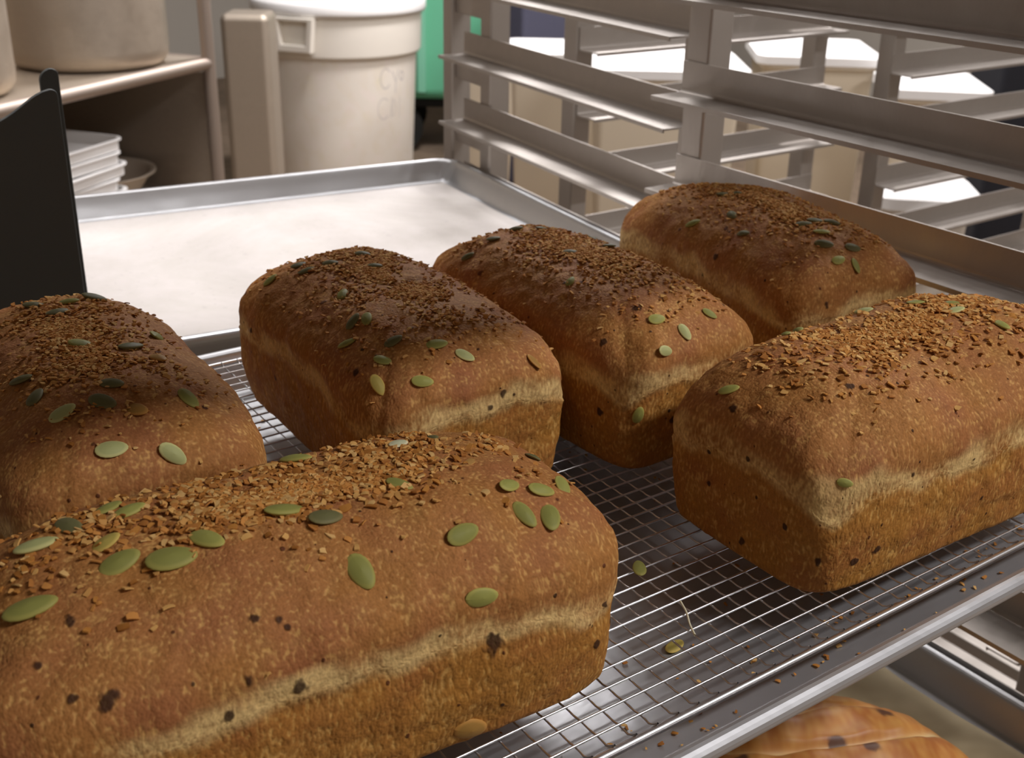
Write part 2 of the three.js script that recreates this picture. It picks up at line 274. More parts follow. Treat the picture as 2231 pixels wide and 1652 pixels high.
function crustTex(shape, o, TW, TH, marks) {
  const col = new Uint8Array(TW * TH * 4), bmp = new Uint8Array(TW * TH * 4), P = V(0, 0, 0), s0 = o.seed * 3.1;
  // dark fruit and seed flecks, as (p, s, radius in metres)
  const flecks = []; const save = seedState; seedState = 991 + Math.round(o.seed * 100);
  for (let i = 0; i < 150; i++) { const s = rr(0.14, 0.9), big = rnd() < 0.1; shape(rnd(), s, P); flecks.push([P.x, P.y, P.z, big ? rr(0.0014, 0.0026) : rr(0.0003, 0.0009), rnd() < 0.55 ? crust.spot : crust.spotRed]); }
    for (const m of marks) flecks.push(m);
  seedState = save;
  const C = 0.012, grid = new Map();
  for (const f of flecks) { const k = Math.floor(f[0] / C) + '|' + Math.floor(f[1] / C) + '|' + Math.floor(f[2] / C); if (!grid.has(k)) grid.set(k, []); grid.get(k).push(f); }
  let lastKey = '', near = [];
  for (let j = 0; j < TH; j++) for (let i = 0; i < TW; i++) {
    const p = i / TW, s = j / (TH - 1), idx = (j * TW + i) * 4; shape(p, s, P);
    const { x, y, z } = P, wob = 0.02 * noise(x * 60 + s0, y * 60, z * 60) + 0.03 * noise(x * 18 + s0, y * 18, z * 18);
    const sw = s + wob;
    const n1 = noise(x * 45 + s0, y * 45, z * 45), n2 = noise(x * 150 + s0, y * 110, z * 150), n3 = noise(x * 760, y * 330, z * 760 + s0), n4 = noise(x * 1500, y * 900, z * 1500);
    const wall = 1 - sst(0.375, 0.405, sw), pale = sst(0.358, 0.402, s + wob * 0.7) * (1 - sst(0.408, 0.458, s + wob * 1.5)) * clamp(0.72 + 0.9 * n1 + 0.5 * n3);
    const m = clamp(0.5 + 0.5 * n1 + 0.45 * n2 + 0.25 * n3);
    let r = 0, g = 0, b = 0; const mix = (c, t) => { r += (c[0] - r) * t; g += (c[1] - g) * t; b += (c[2] - b) * t; };
    mix(crust.dome, 1); mix(crust.domeRed, clamp(0.35 + 0.9 * n1)); mix(crust.domeLight, clamp(0.28 * n2 + 0.55 * sst(0.1, 0.8, n3)));
    if (wall > 0) { r = lerp(r, r * 1.02, wall); g = lerp(g, g * 1.03, wall); b = lerp(b, b * 0.72, wall); }   // the part that sat in the tin is a yellower brown
    mix(crust.brown, clamp(0.8 * (0.5 - m) + 0.45 * n2) * 0.8); mix(crust.gold, 0.55 * sst(0.15, 0.85, n3 + 0.5 * n2));   // mottling, alike all over
    mix(crust.pale, clamp(pale * 0.85));
    const gain = 1 + 0.16 * n4 + 0.14 * n3; r *= gain; g *= gain; b *= gain;
    let h = 0.5 + 0.16 * n2 + (wall > 0.3 ? 0.22 : 0.12) * n3 + 0.1 * n4;
    const gx = Math.floor(x / C), gy = Math.floor(y / C), gz = Math.floor(z / C), key = gx + ',' + gy + ',' + gz;
    if (key !== lastKey) { lastKey = key; near = []; for (let a = -1; a < 2; a++) for (let c = -1; c < 2; c++) for (let d = -1; d < 2; d++) { const q = grid.get((gx + a) + '|' + (gy + c) + '|' + (gz + d)); if (q) near.push(...q); } }
    for (const f of near) { const d = Math.hypot(x - f[0], (y - f[1]) * 0.8, z - f[2]) + f[3] * (0.5 * noise(x * 330, y * 330, z * 330) + 0.22 * n3); if (d < f[3]) { const t = sst(f[3], f[3] * 0.5, d); mix(f[4], 0.88 * t); h -= 0.3 * t; } }
    col[idx] = toS(r); col[idx + 1] = toS(g); col[idx + 2] = toS(b); col[idx + 3] = 255;
    bmp[idx] = bmp[idx + 1] = bmp[idx + 2] = clamp(h) * 255; bmp[idx + 3] = 255;
  }
  const mk = (d, srgb) => { const t = new THREE.DataTexture(d, TW, TH); t.magFilter = THREE.LinearFilter; t.minFilter = THREE.LinearMipmapLinearFilter; t.generateMipmaps = true; t.wrapS = THREE.RepeatWrapping; if (srgb) t.colorSpace = THREE.SRGBColorSpace; t.needsUpdate = true; return t; };
  return [mk(col, true), mk(bmp, false)];
}
function loafGeo(shape, o, NA = 360, NR = 130) {
  const pos = new Float32Array((NA + 1) * NR * 3), uv = new Float32Array((NA + 1) * NR * 2), idx = [], P = V(0, 0, 0);
  for (let j = 0; j < NR; j++) { const t = j / (NR - 1), s = t < 0.05 ? t * 2 : 0.1 + (t - 0.05) / 0.95 * 0.9; for (let i = 0; i <= NA; i++) { const p = i / NA; shape(p, s, P); const k = j * (NA + 1) + i;
    if (s > 0.12) { const d = 0.0011 * noise(P.x * 75 + o.seed, P.y * 75, P.z * 75) + 0.0006 * noise(P.x * 210, P.y * 170, P.z * 210 + o.seed); const l = Math.hypot(P.x, P.y - 0.04, P.z) || 1; P.x += P.x / l * d; P.y += (P.y - 0.04) / l * d; P.z += P.z / l * d; }
    pos[k * 3] = P.x; pos[k * 3 + 1] = P.y; pos[k * 3 + 2] = P.z; uv[k * 2] = p; uv[k * 2 + 1] = s; } }
  for (let j = 0; j < NR - 1; j++) for (let i = 0; i < NA; i++) { const a = j * (NA + 1) + i, b = a + 1, c = a + NA + 1, d = c + 1; idx.push(a, b, c, b, d, c); }
  const g = new THREE.BufferGeometry(); g.setAttribute('position', new THREE.BufferAttribute(pos, 3)); g.setAttribute('uv', new THREE.BufferAttribute(uv, 2)); g.setIndex(idx); g.computeVertexNormals();
  const n = g.attributes.normal; for (let j = 0; j < NR; j++) { const a = j * (NA + 1), b = a + NA; const v = V(n.getX(a) + n.getX(b), n.getY(a) + n.getY(b), n.getZ(a) + n.getZ(b)).normalize(); n.setXYZ(a, v.x, v.y, v.z); n.setXYZ(b, v.x, v.y, v.z); }
  return g;
}
// toppings
const seedGeo = (() => {
  const g = new THREE.SphereGeometry(1, 18, 12), p = g.attributes.position, cl = [];
  for (let i = 0; i < p.count; i++) { let x = p.getX(i), y = p.getY(i), z = p.getZ(i); const e = Math.hypot(x, z); const w = 0.57 * (1 - 0.12 * x); y *= 0.25 * (0.75 + 0.25 * (1 - e)); if (e > 0.93) y *= 0.9; p.setXYZ(i, x, y, z * w); const k = sst(0.78, 0.9, e); cl.push(lerp(0.74, 1, k), lerp(0.8, 1, k), lerp(0.72, 0.9, k)); }
  g.setAttribute('color', new THREE.Float32BufferAttribute(cl, 3)); g.computeVertexNormals(); return g;
})();
const seedMats = { g: '#a39d58', p: '#cdc98e', d: '#7c7550', y: '#d2b866', o: '#c08c4a', w: '#e0d8ba', m: '#b2ab60' };
for (const k of Object.keys(seedMats)) seedMats[k] = new THREE.MeshPhysicalMaterial({ color: seedMats[k], roughness: 0.55, specularIntensity: 0.4, vertexColors: true });
const flakeGeo = (() => { const g = new THREE.BoxGeometry(1, 0.2, 0.62, 3, 1, 2), p = g.attributes.position; for (let i = 0; i < p.count; i++) { const x = p.getX(i); p.setY(i, p.getY(i) + 0.32 * (0.25 - x * x)); p.setZ(i, p.getZ(i) * (1 - 0.9 * x * x + 0.35 * x) + 0.3 * x * x); p.setY(i, p.getY(i) + 0.14 * p.getZ(i) * x); } g.computeVertexNormals(); return g; })();
const flakeMat = new THREE.MeshPhysicalMaterial({ color: '#ffffff', roughness: 0.8, specularIntensity: 0.25 });
const flakeCols = ['#c08440', '#d09b58', '#b0743a', '#dab070', '#c88a48', '#a0682f', '#d8a863'].map((h) => new THREE.Color(h));
const ray = new THREE.Raycaster();
function makeLoaf(o) {
  const t = thing('bread_loaf', o.label, 'bread', [o.x, 0.0002, o.z], o.turn, 'seeded pan loaves on the wire rack');
  const shape = loafShape(o), geo = loafGeo(shape, o); t.updateMatrixWorld(true);
  const ms = new THREE.Mesh(geo, new THREE.MeshBasicMaterial({ side: THREE.DoubleSide })); ms.matrixAutoUpdate = false; ms.matrix.copy(t.matrixWorld); ms.matrixWorld.copy(t.matrixWorld);
  const hit = (px, py) => { ray.set(camera.position, dirOf(px, py).normalize()); const h = ray.intersectObject(ms)[0]; return h; };
  const inv = t.matrixWorld.clone().invert(), marks = [];
  for (const [px, py, rad] of o.marks ?? []) { const h = hit(px, py); if (h) { const p = h.point.clone().applyMatrix4(inv); marks.push([p.x, p.y, p.z, rad, crust.spot]); } }
  const [map, bump] = crustTex(shape, o, o.tw ?? 1536, o.th ?? 640, marks);
  const crustMat = new THREE.MeshPhysicalMaterial({ map, bumpMap: bump, bumpScale: 0.0011, roughness: 0.68, specularIntensity: 0.26 });
  const body = part('crust', geo, crustMat, t); t.updateMatrixWorld(true);
  for (const [px, py, ang, tone, len] of o.seeds) {
    let h = hit(px, py); const mid = V(0, 0.05, 0).applyMatrix4(t.matrixWorld).project(camera), mx = (mid.x + 1) / 2 * 2231, my = (1 - mid.y) / 2 * 1652; for (let k = 1; !h && k < 16; k++) { const q = k * 6 / Math.hypot(mx - px, my - py); h = hit(lerp(px, mx, q), lerp(py, my, q)); } if (!h) continue;
    const N = h.face.normal.clone().transformDirection(t.matrixWorld); if (N.dot(dirOf(px, py)) > 0) N.negate();
    const a = ang * Math.PI / 180, up = V(0, 1, 0).applyQuaternion(camera.quaternion), ri = V(1, 0, 0).applyQuaternion(camera.quaternion);
    const T = ri.multiplyScalar(Math.cos(a)).addScaledVector(up, -Math.sin(a)); const vd = dirOf(px, py).normalize();
    T.addScaledVector(vd, -T.dot(N) / (vd.dot(N) || 1e-3)); T.normalize();
    N.addScaledVector(V(rr(-1, 1), rr(-1, 1), rr(-1, 1)), 0.16).normalize(); T.addScaledVector(N, -T.dot(N)).normalize();
    const B = T.clone().cross(N).negate(); const m = new THREE.Matrix4().makeBasis(T, N, N.clone().cross(T).negate());
    const sd = part('pumpkin_seed', seedGeo, seedMats[tone] ?? seedMats.g, t); const sz = (len ?? rr(0.0115, 0.0135)) * (o.seedScale ?? 1) / 2;
    const q = new THREE.Quaternion().setFromRotationMatrix(new THREE.Matrix4().makeBasis(T, N, T.clone().cross(N)));
    sd.position.copy(h.point).addScaledVector(N, 0.0007).applyMatrix4(inv); sd.quaternion.copy(t.quaternion.clone().invert().multiply(q)); sd.scale.set(sz, sz, sz * rr(0.92, 1.08));
  }
  const n = o.flakes ?? 1300, im = shade(new THREE.InstancedMesh(flakeGeo, flakeMat, n)); im.name = 'crumb_topping'; im.userData = { kind: 'stuff', label: 'toasted golden crumbs stuck to the top' }; t.add(im);
  const P = V(0, 0, 0), A = V(0, 0, 0), Bv = V(0, 0, 0), mt = new THREE.Matrix4(); let k = 0, guard = 0;
  while (k < n && guard++ < n * 60) {
    const p = rnd(), s = 0.44 + 0.56 * Math.sqrt(rnd()); shape(p, s, P);
    const bz = P.z / (o.W / 2) - (o.band ?? 0), bx = P.x / (o.L / 2);
    const dens = Math.exp(-bz * bz * (o.tight ?? 3.2)) * (1 - sst(0.75, 1.02, Math.abs(bx))) * clamp(0.6 + 1.1 * noise(P.x * 30 + o.seed, P.z * 30, 5)) + 0.012;
    if (rnd() > dens) continue;
    shape(p + 0.004, s, A); shape(p, Math.min(1, s + 0.006), Bv); A.sub(P); Bv.sub(P); const N = A.clone().cross(Bv).normalize(); if (N.y < 0 || !isFinite(N.x)) N.set(0, 1, 0);
    N.addScaledVector(V(rr(-1, 1), rr(-1, 1), rr(-1, 1)), 0.45).normalize();
    const T = V(rr(-1, 1), rr(-1, 1), rr(-1, 1)); T.addScaledVector(N, -T.dot(N)).normalize(); const S = rr(0.0018, 0.0042) * (o.fine ?? 1);
    mt.makeBasis(T.clone().multiplyScalar(S * rr(0.65, 1.1)), N.clone().multiplyScalar(Math.min(S, 0.002) * rr(0.8, 1.6)), T.clone().cross(N).multiplyScalar(S * rr(0.55, 1.25)));
    mt.setPosition(P.x + N.x * 0.0006, P.y + N.y * 0.0006, P.z + N.z * 0.0006); im.setMatrixAt(k, mt); im.setColorAt(k, flakeCols[Math.floor(rnd() * flakeCols.length)]); k++;
  }
  im.count = k; return t;
}
const LOAVES = [
  { label: 'pumpkin seed loaf at the left end of the row, next to the dark plastic holder', x: -0.088, z: -0.275, turn: Math.PI / 2 - 0.04, L: 0.195, W: 0.106, H: 0.0885, seed: 1.3, flakes: 2600, fine: 0.82, tight: 1.7,
    seeds: [[180, 753, 8, 'g'], [244, 838, 8, 'd'], [224, 877, 15, 'd'], [298, 895, 20, 'o'], [410, 870, 45, 'g'], [137, 902, -30, 'p'], [78, 868, -60, 'd'], [47, 830, -10, 'd'], [243, 981, -12, 'p', 0.0135], [377, 990, 30, 'p', 0.0135], [340, 735, -5, 'g'], [285, 757, -5, 'd'], [345, 783, 30, 'o'], [150, 660, 0, 'g'], [75, 668, -5, 'd'], [125, 683, -10, 'd'], [205, 650, 5, 'd']] },
  { label: 'pumpkin seed loaf second in the row, its end crease towards the front loaf', x: 0.0765, z: -0.274, turn: Math.PI / 2 - 0.04, L: 0.19, W: 0.107, H: 0.088, seed: 4.7, marks: [[893, 715, 0.002], [1070, 890, 0.0018], [790, 760, 0.0015]], flakes: 2600, fine: 0.82, tight: 1.7,
    seeds: [[747, 643, -60, 'g', 0.01], [800, 697, 80, 'g', 0.0105], [770, 702, -55, 'd', 0.0105], [757, 750, -20, 'g', 0.011], [858, 745, -30, 'd', 0.01], [952, 752, 0, 'g', 0.011], [1012, 776, 30, 'p', 0.0105], [834, 787, 10, 'g', 0.0095], [823, 840, 60, 'y', 0.0115], [920, 832, 0, 'm', 0.011], [1162, 790, 55, 'o', 0.01], [590, 612, -40, 'g', 0.01], [652, 580, -25, 'd', 0.011], [668, 592, -15, 'd', 0.011], [720, 575, 0, 'd', 0.01], [790, 556, 5, 'd', 0.01], [815, 582, 0, 'd', 0.01]] },
  { label: 'pumpkin seed loaf third in the row, one corner shaded by the loaf before it', x: 0.194, z: -0.2535, turn: Math.PI / 2 + 0.02, L: 0.197, W: 0.095, H: 0.0885, seed: 8.2, flakes: 2600, fine: 0.82, tight: 1.7,
    seeds: [[1430, 697, -10, 'm', 0.0105], [1491, 725, 60, 'p', 0.0105], [1545, 685, 30, 'g', 0.009], [1448, 765, 0, 'p', 0.01], [1390, 903, -70, 'm', 0.01], [1243, 552, 0, 'd', 0.01], [1243, 615, -60, 'g', 0.008], [1295, 524, 30, 'd', 0.011], [1330, 532, 10, 'd', 0.009], [1075, 522, -10, 'd', 0.009], [1125, 500, 0, 'd', 0.009], [1180, 500, 5, 'd', 0.009], [1020, 560, -20, 'd', 0.009]] },
  { label: 'pumpkin seed loaf at the runner end of the row, dark seeds clustered on its ridge', x: 0.367, z: -0.275, turn: Math.PI / 2 - 0.12, L: 0.195, W: 0.106, H: 0.09, seed: 12.6, marks: [[1802, 665, 0.002], [1530, 600, 0.0015]], flakes: 2600, fine: 0.82, tight: 1.7,
    seeds: [[1510, 488, -25, 'g', 0.011], [1595, 470, 40, 'd', 0.01], [1575, 425, 0, 'd', 0.01], [1605, 423, 10, 'd', 0.011], [1750, 490, -5, 'd', 0.011], [1775, 482, 0, 'd', 0.011], [1812, 486, 20, 'd', 0.011], [1790, 507, 5, 'm', 0.011], [1795, 533, 5, 'd', 0.012], [1857, 541, 10, 'd', 0.011], [1863, 580, 75, 'g', 0.011], [1826, 568, -20, 'm', 0.01], [1620, 510, 0, 'd', 0.01]] },
  { label: 'pumpkin seed loaf lying lengthways before the row, nearest the rack edge on the left', x: -0.071, z: -0.0875, turn: -0.08, L: 0.224, W: 0.105, H: 0.09, seed: 17.1, ex: 0.44, marks: [[1078, 1400, 0.0042], [655, 1500, 0.0028], [500, 1560, 0.0022], [235, 1522, 0.0034], [1330, 1350, 0.002], [1300, 1405, 0.002], [160, 1518, 0.0018], [610, 1350, 0.0016], [560, 1345, 0.0018], [625, 1365, 0.0014]], seedScale: 1.2, flakes: 2500, tw: 2048, th: 900, tight: 3.6, band: -0.25,
    seeds: [[67, 1328, -25, 'g', 0.0142], [262, 1228, -25, 'g', 0.0118], [374, 1220, -17, 'g', 0.014], [452, 1178, 25, 'm', 0.0115], [233, 1185, -30, 'y', 0.0085], [284, 1115, -20, 'm', 0.0095], [238, 1110, -30, 'g', 0.009], [152, 1150, 20, 'd', 0.01], [80, 1192, -20, 'p', 0.0125], [620, 1115, -3, 'g', 0.0125], [709, 1130, -10, 'd', 0.0105], [786, 1247, 60, 'g', 0.0115], [1007, 1165, -25, 'g', 0.0115], [870, 1058, 10, 'g', 0.009], [1108, 1060, -15, 'm', 0.009], [1178, 1070, 12, 'm', 0.0095], [1224, 1062, 60, 'm', 0.009], [1142, 1123, 50, 'g', 0.01], [1198, 1130, 80, 'g', 0.0105], [1048, 1300, -12, 'm', 0.0105], [645, 1003, -5, 'm', 0.0115], [868, 970, -5, 'w', 0.007], [940, 958, 10, 'd', 0.007], [1160, 1000, 35, 'd', 0.008], [1023, 1585, -8, 'o', 0.012]] },
  { label: 'pumpkin seed loaf with a lone seed on its shoulder, nearest the pan rim', x: 0.25, z: -0.067, turn: -0.036, L: 0.216, W: 0.104, H: 0.094, seed: 23.9, ex: 0.46, marks: [[1910, 1200, 0.0026], [1545, 985, 0.0014], [1860, 1225, 0.0026], [1710, 1150, 0.0016], [1615, 1180, 0.0022], [2140, 1085, 0.0014], [1865, 770, 0.0012], [1630, 1000, 0.0012], [1990, 1035, 0.0012], [1785, 1225, 0.002]], seedScale: 1.1, flakes: 2600, tight: 2.6, tw: 2048, th: 900,
    seeds: [[1589, 851, -15, 'm', 0.0095], [2082, 678, -10, 'p', 0.0095], [2072, 664, 0, 'g', 0.009], [2182, 710, 40, 'm', 0.0095], [1840, 1052, 10, 'm', 0.0065], [1730, 715, 0, 'g', 0.009], [1704, 724, 0, 'g', 0.008], [1880, 674, -15, 'p', 0.009], [1995, 662, -5, 'g', 0.009]] },
];
for (const o of LOAVES) makeLoaf(o);

// loose seeds and crumbs under the loaves
for (const [px, py, ang, tone, y, label] of [[1393, 1238, -15, 'g', 0.0018, 'loose pumpkin seed lying on the wires between the loaves'], [1470, 1408, 30, 'y', NEAR + 0.003, 'loose pumpkin seed lying on the pan floor under the wires']]) {
  const p = onY(px, py, y), m = single('pumpkin_seed', seedGeo, seedMats[tone], label, 'seed'); m.position.copy(p); m.scale.setScalar(0.0056); m.rotation.set(0.05, 0.7 - ang * Math.PI / 180, 0.04);
}
{
  const a = onY(1482, 1312, 0.0006), b = onY(1514, 1386, 0.0006);
  const pts = [0, 0.35, 0.7, 1].map((t, i) => a.clone().lerp(b, t).add(V([0, 0.0006, -0.0003, 0][i], 0.0004, 0)));
  single('husk_sliver', new THREE.TubeGeometry(new THREE.CatmullRomCurve3(pts), 16, 0.0005, 5), seedMats.w, 'thin pale husk sliver lying across the wires', 'husk');
  const n = 420, im = shade(new THREE.InstancedMesh(flakeGeo, flakeMat, n)); im.name = 'loose_crumbs'; im.userData = { kind: 'stuff', label: 'golden crumbs scattered on the loaf pan floor', category: 'crumbs' };
  const mt = new THREE.Matrix4(), q = new THREE.Quaternion();
  for (let i = 0; i < n; i++) { const S = rr(0.001, 0.003), front = i < 140; q.setFromEuler(new THREE.Euler(rr(-0.3, 0.3), rr(0, 6.28), rr(-0.3, 0.3))); const z = front ? rr(-0.03, 0.001) : rr(-0.4, 0); const x = rr(-0.12, 0.42); mt.compose(V(x, NEAR + 0.0022, z), q, V(S, S * 0.6, S)); im.setMatrixAt(i, mt); im.setColorAt(i, flakeCols[Math.floor(rnd() * flakeCols.length)]); }
  scene.add(im);
}

// ------------------------------------------------------------------ the pan below: brown paper and a twist loaf
{
  const y0 = NEAR - 3 * LEVEL + 0.0035;
  const g = new THREE.PlaneGeometry(0.5, 0.395, 60, 50).rotateX(-Math.PI / 2), p = g.attributes.position;
  for (let i = 0; i < p.count; i++) { const x = p.getX(i), z = p.getZ(i), e = Math.max(sst(0.2, 0.25, Math.abs(x)), 0); p.setY(i, 0.006 * e * (0.8 + 0.5 * noise(z * 14, 2, 1)) + 0.0016 * Math.max(0, noise(x * 16, z * 16, 8))); p.setX(i, x + 0.006 * noise(z * 9, x * 3, 5) * e); }
  const u = g.attributes.uv; for (let i = 0; i < u.count; i++) u.setXY(i, p.getX(i), p.getZ(i)); g.computeVertexNormals();
  const m = single('baking_paper', g, M.kraft, 'brown baking paper under the fruited twist loaf', 'baking paper'); m.position.set(0.425 - 0.25, y0, panZ);
  // twist loaf: one risen body folded over itself along curved seams
  const t = thing('twist_loaf', 'golden twisted fruit loaf lying on brown baking paper below', 'bread', [0.272, y0 + 0.002, -0.1], -0.63);
  const NA = 200, NR = 90, pos = [], col = [], idx = [], K = { a: CR('#b9752f'), b: CR('#a2591f'), c: CR('#d6a355'), p: CR('#e9cf96'), d: CR('#4a2412') };
  const spots = [[0.012, 0.004], [0.03, 0.01], [-0.05, 0.02], [0.05, -0.03], [-0.02, -0.03], [-0.07, -0.01], [0.0, 0.035]];
  for (let j = 0; j <= NR; j++) for (let i = 0; i < NA; i++) {
    const r = 1 - j / NR, a = i / NA * 6.28318, e = Math.pow(r, 0.9), x = 0.118 * e * Math.cos(a), z = 0.084 * e * Math.sin(a);
    const seam = (k) => z - (0.03 * Math.cos(x * 17 + 0.4) - 0.018 + k * 0.036) + 0.004 * noise(x * 30, z * 30, k);   // signed distance to each fold line
    let y = 0.057 * Math.pow(Math.max(0, 1 - r * r), 0.5), pale = 0, lobe = 0;
    for (const k of [-1.1, 0, 1]) { const d = seam(k); y -= 0.0065 * Math.exp(-d * d / 0.00002) * (1 - r * r) ; y += 0.004 * Math.exp(-Math.pow((d - 0.013) / 0.01, 2)) * (1 - r); pale = Math.max(pale, Math.exp(-Math.pow((d - 0.0015) / 0.0032, 2))); lobe += Math.exp(-Math.pow((d - 0.013) / 0.01, 2)); }
    y += 0.0015 * noise(x * 60, z * 60, 3); pos.push(x, Math.max(0, y), z);
    const n = noise(x * 90, z * 30, 7), n2 = noise(x * 260, z * 120, 2); let c = [0, 1, 2].map((q) => lerp(lerp(K.a[q], K.b[q], clamp(0.4 * lobe + 0.5 * n)), K.c[q], clamp(0.35 * n2 + 0.2 - 0.3 * n)));
    c = c.map((v, q) => lerp(v, K.p[q], clamp(pale * (0.75 + 0.5 * n)))); for (const [sx, sz] of spots) { const d = Math.hypot((x - sx) * 0.8, z - sz) + 0.002 * n2; c = c.map((v, q) => lerp(v, K.d[q], 0.9 * sst(0.0055, 0.003, d))); } col.push(...c);
  }
  for (let j = 0; j < NR; j++) for (let i = 0; i < NA; i++) { const A = j * NA + i, B = j * NA + (i + 1) % NA, C = A + NA, D = B + NA; idx.push(A, C, B, B, C, D); }
  const tg = new THREE.BufferGeometry(); tg.setAttribute('position', new THREE.Float32BufferAttribute(pos, 3)); tg.setAttribute('color', new THREE.Float32BufferAttribute(col, 3)); tg.setIndex(idx); tg.computeVertexNormals();
  part('crust', tg, new THREE.MeshPhysicalMaterial({ vertexColors: true, roughness: 0.5, clearcoat: 0.12, clearcoatRoughness: 0.5, side: THREE.DoubleSide }), t);
}

// ------------------------------------------------------------------ dark plastic holder standing on the far pan
{
  const yb = FARL + 0.0035, R = onZ(150, 420, -0.535), Rt = onZ(123, 194, -0.535), topY = Rt.y, xr = R.x, t = thing('plastic_holder', 'dark grey plastic holder with scooped top behind the left loaf', 'holder', [xr, yb, -0.535]);
  const H = topY - yb, scoop = (w, dip, th, ear) => { const s = new THREE.Shape(); s.moveTo(0, 0); s.lineTo(0, H + ear - 0.004); s.quadraticCurveTo(0, H + ear, -0.004, H + ear); s.bezierCurveTo(-0.018, H + ear - 0.002, -0.024, H - dip * 0.7, -0.052, H - dip); s.lineTo(-w + 0.052, H - dip); s.bezierCurveTo(-w + 0.024, H - dip * 0.7, -w + 0.018, H + ear - 0.002, -w + 0.004, H + ear); s.quadraticCurveTo(-w, H + ear, -w, H + ear - 0.004); s.lineTo(-w, 0); s.closePath(); return new THREE.ExtrudeGeometry(s, { depth: th, bevelEnabled: true, bevelSize: 0.0006, bevelThickness: 0.0006, bevelSegments: 2, curveSegments: 10 }); };
  part('front_panel', scoop(0.13, 0.022, 0.003, 0), M.darkPlastic, t);
  const ear = new THREE.Shape(); ear.moveTo(0.02, 0); ear.lineTo(0.02, H - 0.002); ear.quadraticCurveTo(0.02, H + 0.002, 0.015, H + 0.002); ear.quadraticCurveTo(0.0085, H, 0.0085, H - 0.006); ear.lineTo(0.0085, H * 0.55); ear.lineTo(-0.12, H * 0.55); ear.lineTo(-0.12, 0); ear.closePath();
  part('back_panel', new THREE.ExtrudeGeometry(ear, { depth: 0.003, bevelEnabled: true, bevelSize: 0.0006, bevelThickness: 0.0006, bevelSegments: 2, curveSegments: 8 }).translate(0, 0, -0.068), M.darkPlastic, t);
  part('floor_panel', span(-0.13, 0.006, 0, 0.004, -0.066, 0.003), M.darkPlastic, t);
  part('side_panel', span(-0.13, -0.127, 0.004, H * 0.5, -0.066, 0), M.darkPlastic, t); part('side_panel', span(-0.003, 0, 0.004, H * 0.5, -0.066, 0), M.darkPlastic, t);
}

